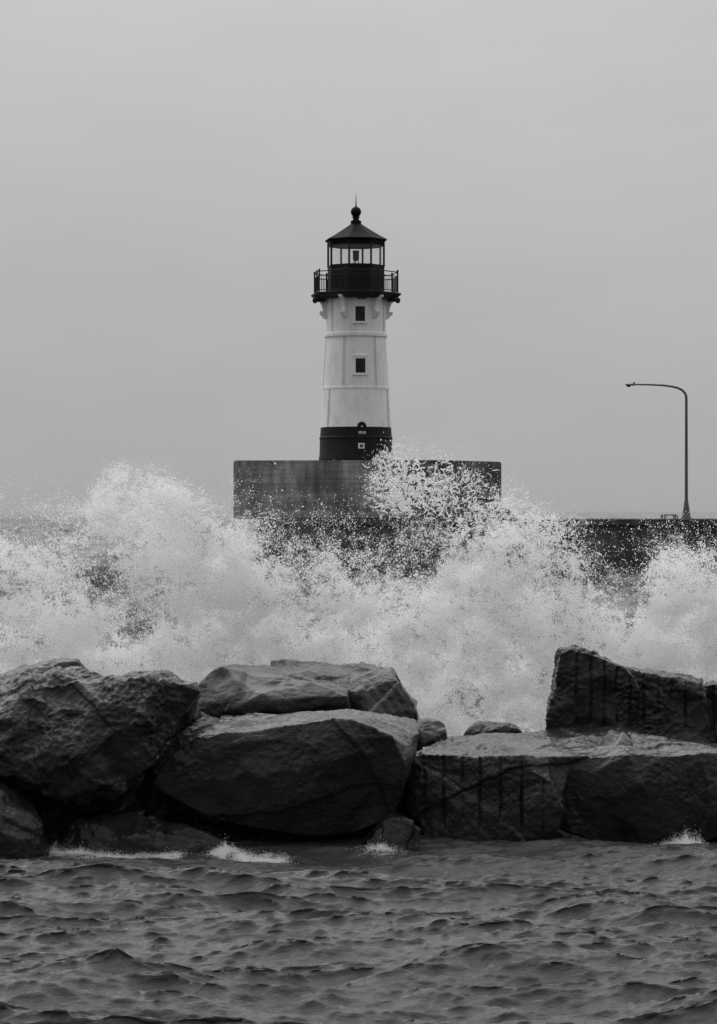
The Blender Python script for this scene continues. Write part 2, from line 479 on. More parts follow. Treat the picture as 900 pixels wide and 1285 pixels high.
def seam_bm():
    bm = bmesh.new()
    def hw(py):
        if py > 488: return 41.6 + (py - 489.3) / (536.6 - 489.3) * 2.7
        if py > 423: return 37.6 + (py - 424.2) / (486.3 - 424.2) * 3.6
        return 37.35
    for (y0, y1, off) in ((490, 536, -52), (425, 486, -22), (373, 418, -52)):
        for k in range(6):
            th = off + 60 * k
            if th == 8: continue        # no seam between the windows
            for s in (0,):
                pts = []
                for p in (y0, y1):
                    for rr in (hw(p) - 0.2, hw(p) + 0.28):
                        for t in (th + s - 0.16, th + s + 0.16):
                            pts.append(bm.verts.new(pol(rr * S, t, zz(p))))
                bmesh.ops.convex_hull(bm, input=pts)
            p = y0 + 1
            while p < y1:
                for s in (-2.2, 2.2):
                    c = pol((hw(p)) * S, th + s, zz(p))
                    bmesh.ops.create_icosphere(bm, subdivisions=1, radius=0.026, matrix=Matrix.Translation(c))
                p += 3.2
    return bm
sh = obj('tower_shaft', shaft_bm(), M['white'], lh, True)
obj('riveted_seams', seam_bm(), M['rust'], sh)
# faint seam line above and below the windows
def window(name, th, hwp, y0, y1, w, arch=False, pane=True):
    """window group on the wall: surround, dark pane, sill"""
    rm = hwp * S
    t = Vector((math.cos(R(th)), math.sin(R(th)), 0)); nrm = Vector((math.sin(R(th)), -math.cos(R(th)), 0))
    c0 = Vector((LX, LY, 0)) + nrm * rm
    def slab(bm, a0, a1, p0, p1, d0, d1):
        vs = []
        for a in (a0, a1):
            for p in (p0, p1):
                for d in (d0, d1):
                    q = c0 + t * (a * S) + nrm * (d * S); q.z = zz(p); vs.append(bm.verts.new(q))
        for q in ((0, 1, 3, 2), (4, 6, 7, 5), (0, 4, 5, 1), (2, 3, 7, 6), (0, 2, 6, 4), (1, 5, 7, 3)):
            bm.faces.new([vs[i] for i in q])
    bm = bmesh.new()
    h = w / 2
    slab(bm, -h - 2.2, -h, y0 - 2.2, y1 + 1.4, -1.5, 0.9)
    slab(bm, h, h + 2.2, y0 - 2.2, y1 + 1.4, -1.5, 0.9)
    slab(bm, -h, h, y0 - 2.2, y0, -1.5, 0.9)
    if arch:
        for s in (-1, 1):
            bmv = [bm.verts.new(c0 + t * (a * S) + nrm * (d * S) + Vector((0, 0, zz(p)))) for a, p in ((0, y0 - 4.6), (s * (h + 3.4), y0 - 3.2), (s * (h + 3.4), y0 - 2.3), (0, y0 - 2.3)) for d in (-1.2, 1.3)]
            bmesh.ops.convex_hull(bm, input=bmv)
    fr = obj(name, bm, M['white'], lh)
    bm = bmesh.new(); slab(bm, -h, h, y0, y1, -1.3, 0.4); obj('pane', bm, M['pane'], fr)
    bm = bmesh.new(); slab(bm, -0.3, 0.3, y0, y1, 0.42, 0.6); slab(bm, -h, -0.31, (y0 + y1) / 2 - .3, (y0 + y1) / 2 + .3, 0.42, 0.55); slab(bm, 0.31, h, (y0 + y1) / 2 - .3, (y0 + y1) / 2 + .3, 0.42, 0.55)
    obj('glazing_bar', bm, M['iron'], fr)
    bm = bmesh.new(); slab(bm, -h - 3.2, h + 3.2, y1 + 1.42, y1 + 3.0, -1.5, 1.9); obj('sill', bm, M['white'], fr)
    return slab
slab = window('window', 8, 37.35, 387.0, 405.2, 12.2)
slab = window('window', 8, 39.9, 451.8, 469.6, 12.2, True)
# vent slot under the gallery
bm = bmesh.new()
for p in (373.9, 375.6, 377.3):
    vs = []
    for th in (3, 20):
        for r_ in (36.9, 37.9):
            for q in (p, p + 1.1): vs.append(bm.verts.new(pol(r_ * S, th, zz(q))))
    bmesh.ops.convex_hull(bm, input=vs)
obj('vent', bm, M['iron'], lh)
# brackets
for k in range(6):
    th = -22 + 60 * k
    t = Vector((math.cos(R(th)), math.sin(R(th)), 0)); nr_ = Vector((math.sin(R(th)), -math.cos(R(th)), 0))
    def prof(poly, wd, bm):
        rings = []
        for s in (-wd / 2, wd / 2):
            rings.append([Vector((LX, LY, zz(p))) + nr_ * (r_ * S) + t * (s * S) for r_, p in poly])
        add_loft(bm, rings)
    bm = bmesh.new()
    prof([(36.8, 372.6), (52.5, 372.6), (52.5, 375.4), (49.5, 375.6), (48, 378.2), (45, 380.5), (43, 385), (41.8, 391), (43.6, 392), (45.2, 393.6), (45, 396), (43, 397), (41.5, 399.6), (38.5, 401), (36.8, 400)], 5.2, bm)
    br = obj('bracket', bm, M['white'], lh)
    bm = bmesh.new()
    prof([(41.5, 391.2), (46.2, 391.2), (46.2, 394.4), (41.5, 394.4)], 7.0, bm)
    obj('scroll', bm, M['white'], br)
# gallery
bm = bmesh.new()
add_loft(bm, [octr(h, p) for h, p in [(46, 376.2), (50, 374.0), (54.5, 372.5), (56.3, 371.2), (56.6, 369.2), (55.6, 368.6)]])
obj('gallery_deck', bm, M['black'], lh)
# drum shaped lights hung below the deck
for px, th in ((395.6, -90), (499.2, 90)):
    bm = bmesh.new()
    c = Vector((LX + (px - 446.8) * S, LY - 0.4, zz(378)))
    add_tube(bm, [c + Vector((0, -0.16, 0)), c + Vector((0, 0.18, 0))], 3.2 * S, 16)
    add_box(bm, (c.x - 0.03, c.y - .03, c.z + 3.0 * S), (c.x + 0.03, c.y + .03, zz(371.3)))
    sgn = 1 if px < 447 else -1
    add_box(bm, (min(c.x + sgn * 3 * S, c.x + sgn * 13 * S), c.y - .1, zz(379.6)), (max(c.x + sgn * 3 * S, c.x + sgn * 13 * S), c.y + .1, zz(374)))
    obj('hanging_light', bm, M['iron'], lh)
# railing
rail = None
bm = bmesh.new()
RP = [pol(53.6 * S, OCT + 45 * k, 0) for k in range(8)]
for k in range(8):
    a, b_ = RP[k], RP[(k + 1) % 8]
    for p, rr in ((342.6, .022), (348.0, .020), (366.0, .02)):
        add_tube(bm, [Vector((a.x, a.y, zz(p))), Vector((b_.x, b_.y, zz(p)))], rr, 6)
    for i in range(1, 12):
        q = a.lerp(b_, i / 12)
        add_tube(bm, [Vector((q.x, q.y, zz(348.0))), Vector((q.x, q.y, zz(366.0)))], 0.0095, 5)
rail = obj('railing', bm, M['iron'], lh)
def postbm(q):
    bm = bmesh.new()
    add_tube(bm, [Vector((q.x, q.y, zz(368.6))), Vector((q.x, q.y, zz(341.5)))], 0.036, 8)
    bmesh.ops.create_uvsphere(bm, u_segments=10, v_segments=8, radius=0.052, matrix=Matrix.Translation((q.x, q.y, zz(341.0))))
    return bm
for k in range(8):
    obj('post', postbm(RP[k]), M['iron'], rail, True)
obj('post', postbm(RP[5].lerp(RP[6], .5)), M['iron'], rail, True)
obj('post', postbm(RP[4].lerp(RP[5], .38)), M['iron'], rail, True)
# lantern
bm = bmesh.new()
add_loft(bm, [octr(h, p) for h, p in [(36.4, 368.6), (36.4, 367), (35.6, 366.4), (35.6, 336.4), (36.2, 336), (36.2, 334.6), (35.0, 334.4)]])
for k in range(8):
    for rr in (0.3, 0.7):
        a = pol(35.6 / .972 * S, OCT + 45 * k, 0); b_ = pol(35.6 / .972 * S, OCT + 45 * (k + 1), 0)
        for p in (343, 357):
            q = a.lerp(b_, rr); q.z = zz(p)
            bmesh.ops.create_icosphere(bm, subdivisions=1, radius=0.03, matrix=Matrix.Translation(q))
obj('lantern_wall', bm, M['black'], lh)
bm = bmesh.new()
LP = [pol(35.0 / .972 * S, OCT + 45 * k, 0) for k in range(8)]
for q in LP:
    add_tube(bm, [Vector((q.x, q.y, zz(334.5))), Vector((q.x, q.y, zz(306)))], 0.045, 6)
for k in range(8):
    a, b_ = LP[k], LP[(k + 1) % 8]
    for p in (308.6, 334.0):
        add_tube(bm, [Vector((a.x, a.y, zz(p))), Vector((b_.x, b_.y, zz(p)))], 0.026, 6)
mull = obj('lantern_frame', bm, M['iron'], lh)
for k in range(8):
    a, b_ = LP[k], LP[(k + 1) % 8]
    bm = bmesh.new()
    c = Vector((LX, LY, 0)); ai, bi = a.lerp(b_, .05), b_.lerp(a, .05)
    inn = ((a + b_) / 2 - c); inn.z = 0; inn.normalize()
    vs = []
    for d_ in (0, -0.012):
        for q in (ai, bi):
            for p in (309.4, 333.2):
                v = q + inn * d_; v.z = zz(p); vs.append(bm.verts.new(v))
    bmesh.ops.convex_hull(bm, input=vs)
    obj('lantern_pane', bm, M['glass'], mull)
bm = bmesh.new()
add_loft(bm, [octr(h, p) for h, p in [(35.6, 307.9), (36.2, 305), (36.4, 303.4), (38.4, 302.6), (39.0, 301.8), (38.8, 300.9), (30, 296.0), (18, 288.6), (6.2, 280.8), (5, 280.4)]])
roof = obj('roof', bm, M['roofm'], lh)
bm = bmesh.new()
add_loft(bm, [ring(h, p, 24) for h, p in [(6.2, 281.5), (6.9, 279.2), (6.5, 277.2), (4.4, 276.4), (3.7, 274.6), (3.6, 273.6), (4.8, 273.2), (4.8, 271.8), (3.4, 271.4), (3.4, 270)]])
obj('ventilator_neck', bm, M['roofm'], roof, True)
bm = bmesh.new()
bmesh.ops.create_uvsphere(bm, u_segments=28, v_segments=18, radius=6.6 * S, matrix=Matrix.Translation((LX, LY, zz(265.9))))
obj('ball_finial', bm, M['roofm'], roof, 'all')
bm = bmesh.new()
add_tube(bm, [Vector((LX, LY, zz(p))) for p in (260, 257, 243)], [0.05, 0.026, 0.008], 8)
obj('lightning_rod', bm, M['iron'], roof)
# beacon lens on its stand
bm = bmesh.new()
cx_, cy_ = LX, LY
def rl(r, p): return [(cx_ + r * S * math.cos(a * math.pi / 10), cy_ + r * S * math.sin(a * math.pi / 10), zz(p)) for a in range(20)]
add_loft(bm, [rl(r, p) for r, p in ((3.2, 327), (3.9, 325.5), (3.9, 317), (4.2, 316.4), (4.2, 314.8), (3.6, 314.4))])
bea = obj('beacon_lens', bm, M['iron'], lh, True)
bm = bmesh.new()
for a in (20, 140, 260):
    add_tube(bm, [(cx_ + 2.6 * S * math.cos(R(a)), cy_ + 2.6 * S * math.sin(R(a)), zz(327)), (cx_ + 5.2 * S * math.cos(R(a)), cy_ + 5.2 * S * math.sin(R(a)), zz(334.3))], 0.022, 6)
obj('beacon_stand', bm, M['iron'], bea)
# medallion, date and plate on the black band
TH = 9.5
def onwall(dx, py, hw, d): 
    th = math.degrees(math.asin((7.7 + dx) / hw)); return pol((hw + d) * S, th, zz(py))
bm = bmesh.new()
nrm = Vector((math.sin(R(TH)), -math.cos(R(TH)), 0))
c = pol(44.3 * S, TH, zz(536.2))
add_tube(bm, [c - nrm * 0.1, c + nrm * 0.05], 5.6 * S, 24)
med = obj('medallion', bm, M['black'], lh)
bm = bmesh.new(); add_tube(bm, [c + nrm * 0.052, c + nrm * 0.075], 0.9 * S, 10)
obj('medallion_stud', bm, M['white'], med)
fc = bpy.data.curves.new('date', 'FONT'); fc.body = '1910'; fc.size = 4.9 * S; fc.extrude = 0.008; fc.offset = 0.004; fc.align_x = 'CENTER'; fc.align_y = 'CENTER'
fo = bpy.data.objects.new('date_tmp', fc); COL.objects.link(fo)
bpy.context.view_layer.update()
mt = bpy.data.meshes.new_from_object(fo.evaluated_get(bpy.context.evaluated_depsgraph_get()))
bpy.data.objects.remove(fo)
c = pol(45.0 * S, TH, zz(544.2))
mt.transform(Matrix.Translation(c) @ Matrix.Rotation(R(TH), 4, 'Z') @ Matrix.Rotation(R(90), 4, 'X'))
link('date_numerals', mt, M['white'], lh)
def wallplate(name, y0, y1, w, d0, d1, m, hw=45.6, parent=lh):
    bm = bmesh.new(); vs = []
    t = Vector((math.cos(R(TH - 1)), math.sin(R(TH - 1)), 0)); n_ = Vector((math.sin(R(TH - 1)), -math.cos(R(TH - 1)), 0))
    for a in (-w / 2, w / 2):
        for d_ in (d0, d1):
            for p in (y0, y1):
                vs.append(bm.verts.new(Vector((LX, LY, zz(p))) + n_ * ((hw + d_) * S) + t * (a * S)))
    bmesh.ops.convex_hull(bm, input=vs); return obj(name, bm, m, parent)
pl = wallplate('notice_plate', 557.2, 563.8, 7.6, -1, 0.9, M['white'])
wallplate('notice_panel', 558.6, 562.6, 4.4, 0.92, 1.1, M['lamp'], parent=pl)

# ------------------------------------------------------------------ street lamp and handrail on the pier
QY = 117.5
def q(px, py): 
    v = at(px, py, QY); return v
lamp_base = q(861.5, 651.8); lamp_base.z = ptop
sl = empty('street_lamp', lamp_base)
tag(sl, 'tall curved arm street lamp standing on the pier right of the lighthouse', 'street lamp')
bm = bmesh.new()
pts = [q(861.5, y_) for y_ in (640, 600, 560, 530, 510, 501)]
ctl = [(861.3, 497), (860, 493.4), (856.5, 489.6), (851, 486.8), (843, 484.9), (832, 483.4), (818, 482.8), (800, 482.4)]
pts += [q(a, b__) for a, b__ in ctl]
add_tube(bm, pts, [.075, .07, .066, .062, .06, .06] + [.058, .056, .054, .052, .048, .044, .04, .036], 12)
obj('pole', bm, M['lamp'], sl, True)
bm = bmesh.new()
add_tube(bm, [Vector((lamp_base.x, QY, z)) for z in (ptop + 0.002, ptop + .06, ptop + .08, q(0, 627).z)], [.23, .23, .19, .078], 14)
obj('flared_base', bm, M['lamp'], sl, True)
bm = bmesh.new()
for a, b__ in (((785, 482.2), (801, 483.2)),):
    rings = []
    for px, py, hw, hh in ((785, 482.4, .5, .7), (786.5, 482.6, 2.6, 1.3), (794, 482.6, 3.0, 1.5), (798, 482.5, 2.0, 1.1), (801, 482.4, 1.2, .9)):
        c = q(px, py)
        rings.append([c + Vector((0, hw * S * math.cos(a_ * math.pi / 5), hh * S * math.sin(a_ * math.pi / 5))) for a_ in range(10)])
    add_loft(bm, rings)
hd = obj('lamp_head', bm, M['lamp'], sl, True)
bm = bmesh.new(); c = q(789, 484.6)
bmesh.ops.create_uvsphere(bm, u_segments=12, v_segments=8, radius=1.0, matrix=Matrix.Translation(c) @ Matrix.Diagonal((2.6 * S, 2 * S, 1.1 * S, 1)))
obj('lens', bm, M['iron'], hd, True)
bm = bmesh.new(); c = q(796, 480.6); add_tube(bm, [c - Vector((0, 0, .05)), c + Vector((0, 0, .04))], .04, 8)
obj('photocell', bm, M['iron'], hd)

bm = bmesh.new()
YY = 112.4
def hp(px, py, dy=0): v = at(px, py, YY); v.y += dy; return v
for dy in (0, .5):
    add_tube(bm, [hp(831.5, 651.4, dy), hp(831.5, 647.2, dy), hp(832.6, 646.2, dy), hp(849, 646.2, dy), hp(850, 647.2, dy), hp(850, 651.4, dy)], 0.022, 6)
    for px in (836, 846.8): add_tube(bm, [hp(px, 646.2, dy), hp(px, 651.4, dy)], 0.018, 6)
add_tube(bm, [hp(831.5, 647.2), hp(831.5, 647.2, .5)], .02, 6)
tag(obj('handrail', bm, M['iron']), 'small low metal handrail hoop on the pier edge beside the street lamp', 'handrail')

# ------------------------------------------------------------------ boulders
def hull_mesh(hulls, voxel, smooth_it):
    bm = bmesh.new()
    for pts in hulls:
        b2 = bmesh.new()
        vs = [b2.verts.new(p) for p in pts]
        r = bmesh.ops.convex_hull(b2, input=vs)
        dead = [g for g in r['geom_interior'] if isinstance(g, bmesh.types.BMVert)]
        if dead: bmesh.ops.delete(b2, geom=dead, context='VERTS')
        bmesh.ops.recalc_face_normals(b2, faces=b2.faces[:])
        tmp = bpy.data.meshes.new('tmp'); b2.to_mesh(tmp); b2.free()
        bm.from_mesh(tmp); bpy.data.meshes.remove(tmp)
    me = bpy.data.meshes.new('tmp'); bm.to_mesh(me); bm.free()
    o = bpy.data.objects.new('tmp', me); COL.objects.link(o)
    md = o.modifiers.new('r', 'REMESH'); md.mode = 'VOXEL'; md.voxel_size = voxel; md.adaptivity = 0
    sm = o.modifiers.new('s', 'SMOOTH'); sm.factor = 0.5; sm.iterations = smooth_it
    bpy.context.view_layer.update()
    out = bpy.data.meshes.new_from_object(o.evaluated_get(bpy.context.evaluated_depsgraph_get()))
    bpy.data.objects.remove(o); bpy.data.meshes.remove(me)
    return out

def rock(name, label, pts_list, m='rock', voxel=0.018, smooth_it=1, amp=0.05, facet=0.10, fscale=1.6, fine=0.012, seed=0, grooves=None, strat=None, ridge=0.03, planes=380):
    """pts_list: list of hulls, each a list of (px, py, Y) read off the photograph"""
    hulls = [[at(*p) for p in pts] for pts in pts_list]
    me = hull_mesh(hulls, voxel, smooth_it)
    n = len(me.vertices)
    co = np.empty(n * 3, np.float32); me.vertices.foreach_get('co', co); co = co.reshape(-1, 3).astype(float)
    no = np.empty(n * 3, np.float32); me.vertices.foreach_get('normal', no); no = no.reshape(-1, 3).astype(float)
    rg = np.random.default_rng(seed + 100)
    off = rg.uniform(0, 60, 3)
    P = co + off
    warp = np.stack([perlin(P * 2.2), perlin(P * 2.2 + 9), perlin(P * 2.2 + 31)], -1) * 0.16
    Q = (co + warp)
    # broken planar facets: cells, each tilted its own way
    dis = np.zeros(n)
    for sc, am in ((fscale, facet), (fscale * 2.6, facet * 0.40), (fscale * 7, facet * 0.16)):
        G = Q * sc + off
        base = np.floor(G).astype(int)
        val = np.full(n, 1e9); best = np.full(n, 1e9); v2 = np.zeros(n)
        for dx in (-1, 0, 1):
            for dy in (-1, 0, 1):
                for dz in (-1, 0, 1):
                    c = base + np.array([dx, dy, dz]); ci = c & 255
                    h = _perm[_perm[_perm[ci[:, 0]] + ci[:, 1]] + ci[:, 2]]
                    h2 = _perm[h + 57]
                    sp = c + 0.5 + 0.42 * _g[h]
                    dv = G - sp; d2 = (dv ** 2).sum(1)
                    v = 0.55 * (dv * _g[h2]).sum(1) + _g[h][:, 0] * 0.30 + 0.75 * d2
                    val = np.minimum(val, v)
                    mk = d2 < best
                    best[mk] = d2[mk]; v2[mk] = (dv * _g[h2]).sum(1)[mk] + _g[h][mk, 0] * .3
        dis += np.clip(val, -0.9, 0.9) * am * 1.9 + np.clip(v2, -.9, .9) * am * 0.40
    dis += fbm(P * 1.1, 3) * amp
    dis -= dis.mean() + 0.3 * dis.std()
    new = co + no * dis[:, None]
    me.vertices.foreach_set('co', new.ravel().astype(np.float32)); me.update()
    # break the form into flat fracture faces, then refill with fine geometry
    o = bpy.data.objects.new('tmp', me); COL.objects.link(o)
    dm = o.modifiers.new('d', 'DECIMATE'); dm.ratio = planes / max(1, len(me.polygons))
    md = o.modifiers.new('r', 'REMESH'); md.mode = 'VOXEL'; md.voxel_size = voxel * .92
    sm = o.modifiers.new('s', 'SMOOTH'); sm.factor = 0.35; sm.iterations = 1
    bpy.context.view_layer.update()
    me2 = bpy.data.meshes.new_from_object(o.evaluated_get(bpy.context.evaluated_depsgraph_get()))
    bpy.data.objects.remove(o); bpy.data.meshes.remove(me); me = me2
    n = len(me.vertices)
    co = np.empty(n * 3, np.float32); me.vertices.foreach_get('co', co); co = co.reshape(-1, 3).astype(float)
    no = np.empty(n * 3, np.float32); me.vertices.foreach_get('normal', no); no = no.reshape(-1, 3).astype(float)
    P = co + off
    warp = np.stack([perlin(P * 2.2), perlin(P * 2.2 + 9), perlin(P * 2.2 + 31)], -1) * 0.16
    fine = fine * np.clip(.75 + 1.1 * perlin(P * 1.6 + 33), .25, 1.8)
    dis = fbm(P * 3.4, 4, True) * ridge * .6 + fbm(P * 12, 4, True) * fine * 1.3 + fbm(P * 30, 3, True) * fine * .7
    rc = np.random.default_rng(seed + 500); mid_ = co.mean(0)
    for _c in range(3):        # a few straight-running fractures
        dv = rc.normal(size=3) * np.array([1, .35, .8]); dv /= np.linalg.norm(dv)
        sd = (co - mid_) @ dv + .10 * perlin(P * 1.3 + _c * 9) + .03 * perlin(P * 6 + _c) - rc.uniform(-.5, .5)
        dis += -.022 * np.exp(-(sd / .010) ** 2) * np.clip(perlin(P * 1.1 + 50 + _c * 7) * 4 + .3, 0, 1) + .014 * np.clip(sd / .03, -1, 1) * np.exp(-(sd / .25) ** 2)
    if strat:      # bedding layers
        dv = np.array(strat[:3]); s = (co + warp * .4) @ dv * strat[3]
        dis += (np.abs((s % 1) - .5) * 2) ** 0.5 * strat[4] * (0.5 + fbm(P * 1.2, 2))
    dis -= dis.mean()
    new = co + no * dis[:, None]
    if grooves:
        for gx, y0, y1, gw, gd in grooves:
            Yr = grooves_Y
            xg = (gx - 450) * Yr / F; w = gw * Yr / F
            zt, zb = CAMZ - (y0 - HOR) * Yr / F, CAMZ - (y1 - HOR) * Yr / F
            xw = xg + 0.008 * perlin(np.stack([new[:, 2] * 3, new[:, 2] * 0 + gx, new[:, 2] * 0], -1))
            prof = np.exp(-((new[:, 0] - xw) / w) ** 4) * (no[:, 1] < -0.35)
            prof *= np.clip((zt - new[:, 2]) / .05, 0, 1) * np.clip((new[:, 2] - zb) / .06, 0, 1) * (0.75 + 0.9 * perlin(P * np.array([0, 0, 2.3]) + gx))
            new[:, 1] += np.clip(prof, 0, 1.2) * gd
    me.vertices.foreach_set('co', new.ravel().astype(np.float32))
    me.update()
    me.polygons.foreach_set('use_smooth', [True] * len(me.polygons))
    me.materials.clear()
    me.name = name
    o = link(name, me, M[m])
    # origin at the rock's middle
    c = Vector(new.mean(0)); me.transform(Matrix.Translation(-c)); o.location = c
    tag(o, label, 'boulder')
    return o

GR = 'boulders of the breakwater'
# big rough boulder on the left
rock('boulder', 'huge craggy overhanging boulder at left, coarse knobbly face', [[
    (-60, 915, 26.4), (0, 886, 26.2), (30, 866, 26.3), (62, 852, 26.5), (120, 854, 26.4), (165, 848, 26.3), (205, 854, 26.2), (243, 864, 26.2), (252, 874, 26.2),
    (-60, 890, 28.4), (40, 853, 28.2), (160, 846, 28.0), (240, 856, 27.8),
    (236, 905, 26.2), (212, 935, 26.2), (168, 985, 26.2), (135, 1012, 26.3), (98, 1016, 26.4), (60, 990, 26.0), (20, 960, 26.0), (-60, 960, 26.1),
    (100, 940, 25.85), (230, 900, 28.0), (150, 990, 28.0), (-60, 1000, 28.4)]],
    'rock_rough', amp=.05, facet=.10, fscale=2.2, fine=.026, seed=1, planes=620, ridge=.05, voxel=.017)
rock('boulder', 'dark peaked boulder top rising behind the craggy left boulder', [[
    (-60, 880, 28.8), (0, 862, 28.8), (30, 846, 28.9), (52, 836, 29), (95, 827, 29), (118, 843, 29), (140, 870, 28.8), (-60, 1000, 28.8), (150, 1000, 28.8),
    (-60, 870, 30), (0, 858, 30), (50, 834, 30), (92, 827, 29.8), (120, 850, 30), (140, 980, 30)]],
    'rock', seed=2, facet=.08)
# middle front
rock('boulder', 'wide wedge boulder at centre with pale flat top and smooth dark front', [[
    (190, 984, 26.4), (206, 962, 26.4), (243, 924, 26.35), (330, 917, 26.3), (400, 904, 26.25), (440, 902, 26.2), (488, 921, 26.2), (506, 938, 26.3),
    (286, 899, 28.2), (400, 894, 28.4), (495, 897, 28.3), (526, 902, 28.0), (528, 918, 27.3),
    (508, 985, 26.4), (500, 1025, 26.5), (440, 1050, 26.5), (330, 1050, 26.5), (285, 1036, 26.4), (232, 1007, 26.4),
    (330, 980, 26.15), (520, 1000, 28), (300, 1020, 28.2), (215, 970, 27.6)]],
    'rock', amp=.035, facet=.045, fscale=1.5, fine=.012, seed=3, planes=300, ridge=.025, voxel=.015, smooth_it=2)
# behind middle
rock('boulder', 'rounded dark boulder with a cracked face behind the wide central wedge', [[
    (236, 885, 28.3), (252, 856, 28.4), (272, 842, 28.5), (325, 839, 28.6), (372, 850, 28.5), (400, 857, 28.4), (444, 870, 28.3), (446, 888, 28.3),
    (275, 838, 29.6), (340, 837, 29.6), (430, 862, 29.3), (236, 960, 28.3), (446, 960, 28.3), (340, 880, 28.1), (260, 950, 29.6), (440, 950, 29.4)]],
    'rock_smooth', amp=.03, facet=.05, fscale=1.3, seed=4, ridge=.02, fine=.01, voxel=.017)
rock('boulder', 'slanting wet boulder with streaked right flank behind the cracked one', [[
    (330, 840, 29.4), (348, 836, 29.6), (385, 840, 29.6), (412, 848, 29.4), (444, 855, 29.2), (448, 865, 29.0), (492, 841, 29.4), (500, 850, 29.2), (516, 876, 29.2), (529, 905, 29.2),
    (345, 834, 30.6), (440, 843, 30.6), (490, 837, 30.4), (515, 880, 30.4), (330, 960, 29.4), (535, 960, 29.3), (470, 905, 28.9), (340, 960, 30.6), (530, 960, 30.4)]],
    'rock_smooth', amp=.02, facet=.05, fscale=1.6, seed=5, ridge=.03, strat=(.82, .2, .5, 9, .02))
rock('boulder', 'small dark stone wedged between the central wedge and the flat boulder', [[
    (520, 912, 27.6), (535, 906, 27.7), (555, 909, 27.7), (559, 918, 27.6), (545, 928, 27.5), (522, 938, 27.5), (525, 906, 28.2), (555, 910, 28.2), (525, 990, 27.6), (565, 985, 27.6), (540, 960, 28.3)]],
    'rock', seed=6, facet=.04, amp=.02, voxel=.014, fine=.008, ridge=.02)
# right flat boulder
grooves_Y = 26.3
rock('boulder', 'broad flat topped boulder at right with drill grooves down its left face', [
    [(508, 962, 26.7), (527, 945, 26.6), (590, 944, 26.45), (655, 946, 26.3), (690, 975, 26.15), (712, 1015, 26.1), (702, 1045, 26.2), (680, 1075, 26.35),
     (620, 1080, 26.4), (530, 1056, 26.6), (508, 1010, 26.7), (560, 927, 27.9), (625, 919, 28.5), (700, 913, 28.7), (720, 940, 27), (700, 1000, 28.4), (540, 1000, 28)],
    [(655, 946, 26.35), (700, 953, 26.55), (770, 962, 26.45), (840, 948, 26.4), (905, 944, 26.5), (960, 950, 26.6), (700, 1060, 26.5), (770, 1080, 26.55), (880, 1062, 26.55), (960, 1050, 26.6),
     (640, 990, 26.7), (700, 914, 28.7), (765, 915, 28.6), (800, 926, 28.2), (862, 932, 28.0), (960, 942, 28), (700, 1000, 28.4), (960, 1000, 28.2), (820, 990, 26.3)]],
    'rock', amp=.03, facet=.05, fscale=1.5, seed=7, ridge=.03, fine=.014, voxel=.015, smooth_it=2,
    grooves=[(533, 948, 1040, 1.6, .04), (558, 948, 1045, 1.6, .045), (582, 948, 1035, 1.6, .04), (604, 950, 1048, 1.6, .04), (629, 950, 1035, 1.6, .04), (655, 953, 1050, 1.6, .045), (682, 975, 1048, 1.6, .04)])
rock('boulder', 'little angular stone lying on the flat boulder below the notched slab', [[
    (753, 948, 26.75), (754, 926, 26.9), (766, 917, 27.1), (784, 920, 27.1), (795, 932, 27.0), (786, 944, 26.8), (770, 950, 26.75), (765, 915, 27.5), (790, 925, 27.5), (755, 940, 27.5), (795, 945, 27.4)]],
    'rock_smooth', seed=8, facet=.03, amp=.015, voxel=.012, fine=.007, ridge=.012, smooth_it=2)
# right back slab with drill holes
grooves_Y = 28.6
rock('boulder', 'tall notched slab at right scored with many vertical drill grooves', [
    [(686, 925, 28.6), (693, 868, 28.6), (702, 819, 28.6), (716, 815, 28.6), (734, 820, 28.6), (762, 831, 28.6), (786, 842, 28.6), (800, 860, 28.6), (790, 950, 28.6), (686, 950, 28.6),
     (704, 816, 29.8), (734, 818, 29.9), (790, 842, 29.9), (795, 930, 29.8), (694, 930, 29.8)],
    [(762, 834, 28.75), (786, 842, 28.75), (830, 848, 28.65), (872, 854, 28.6), (888, 861, 28.6), (895, 950, 28.55), (755, 950, 28.7), (790, 843, 29.8), (872, 853, 29.8), (890, 940, 29.8)],
    [(884, 860, 28.75), (900, 857, 28.7), (960, 862, 28.7), (960, 960, 28.7), (884, 960, 28.7), (890, 857, 29.6), (960, 862, 29.6), (890, 950, 29.6), (960, 950, 29.6)]],
    'rock', amp=.02, facet=.04, fscale=1.8, seed=9, ridge=.045, fine=.022, voxel=.015, smooth_it=2,
    grooves=[(724, 820, 915, 1.5, .045), (742, 822, 915, 1.5, .045), (759, 826, 918, 1.5, .05), (774, 835, 918, 1.4, .04), (791, 845, 925, 1.4, .04), (808, 846, 925, 1.4, .04),
             (827, 848, 905, 1.4, .04), (844, 850, 892, 1.4, .04), (861, 852, 920, 1.4, .04), (879, 854, 905, 1.4, .04), (897, 858, 925, 1.4, .04)])
rock('boulder', 'low dark rounded rock just showing behind the flat boulder', [[
    (580, 918, 29.3), (592, 908, 29.4), (610, 905, 29.5), (640, 909, 29.5), (655, 916, 29.4), (570, 960, 29.3), (665, 960, 29.3), (600, 904, 30), (640, 908, 30), (585, 960, 30), (655, 960, 30)]],
    'rock', seed=10, facet=.03, amp=.02)
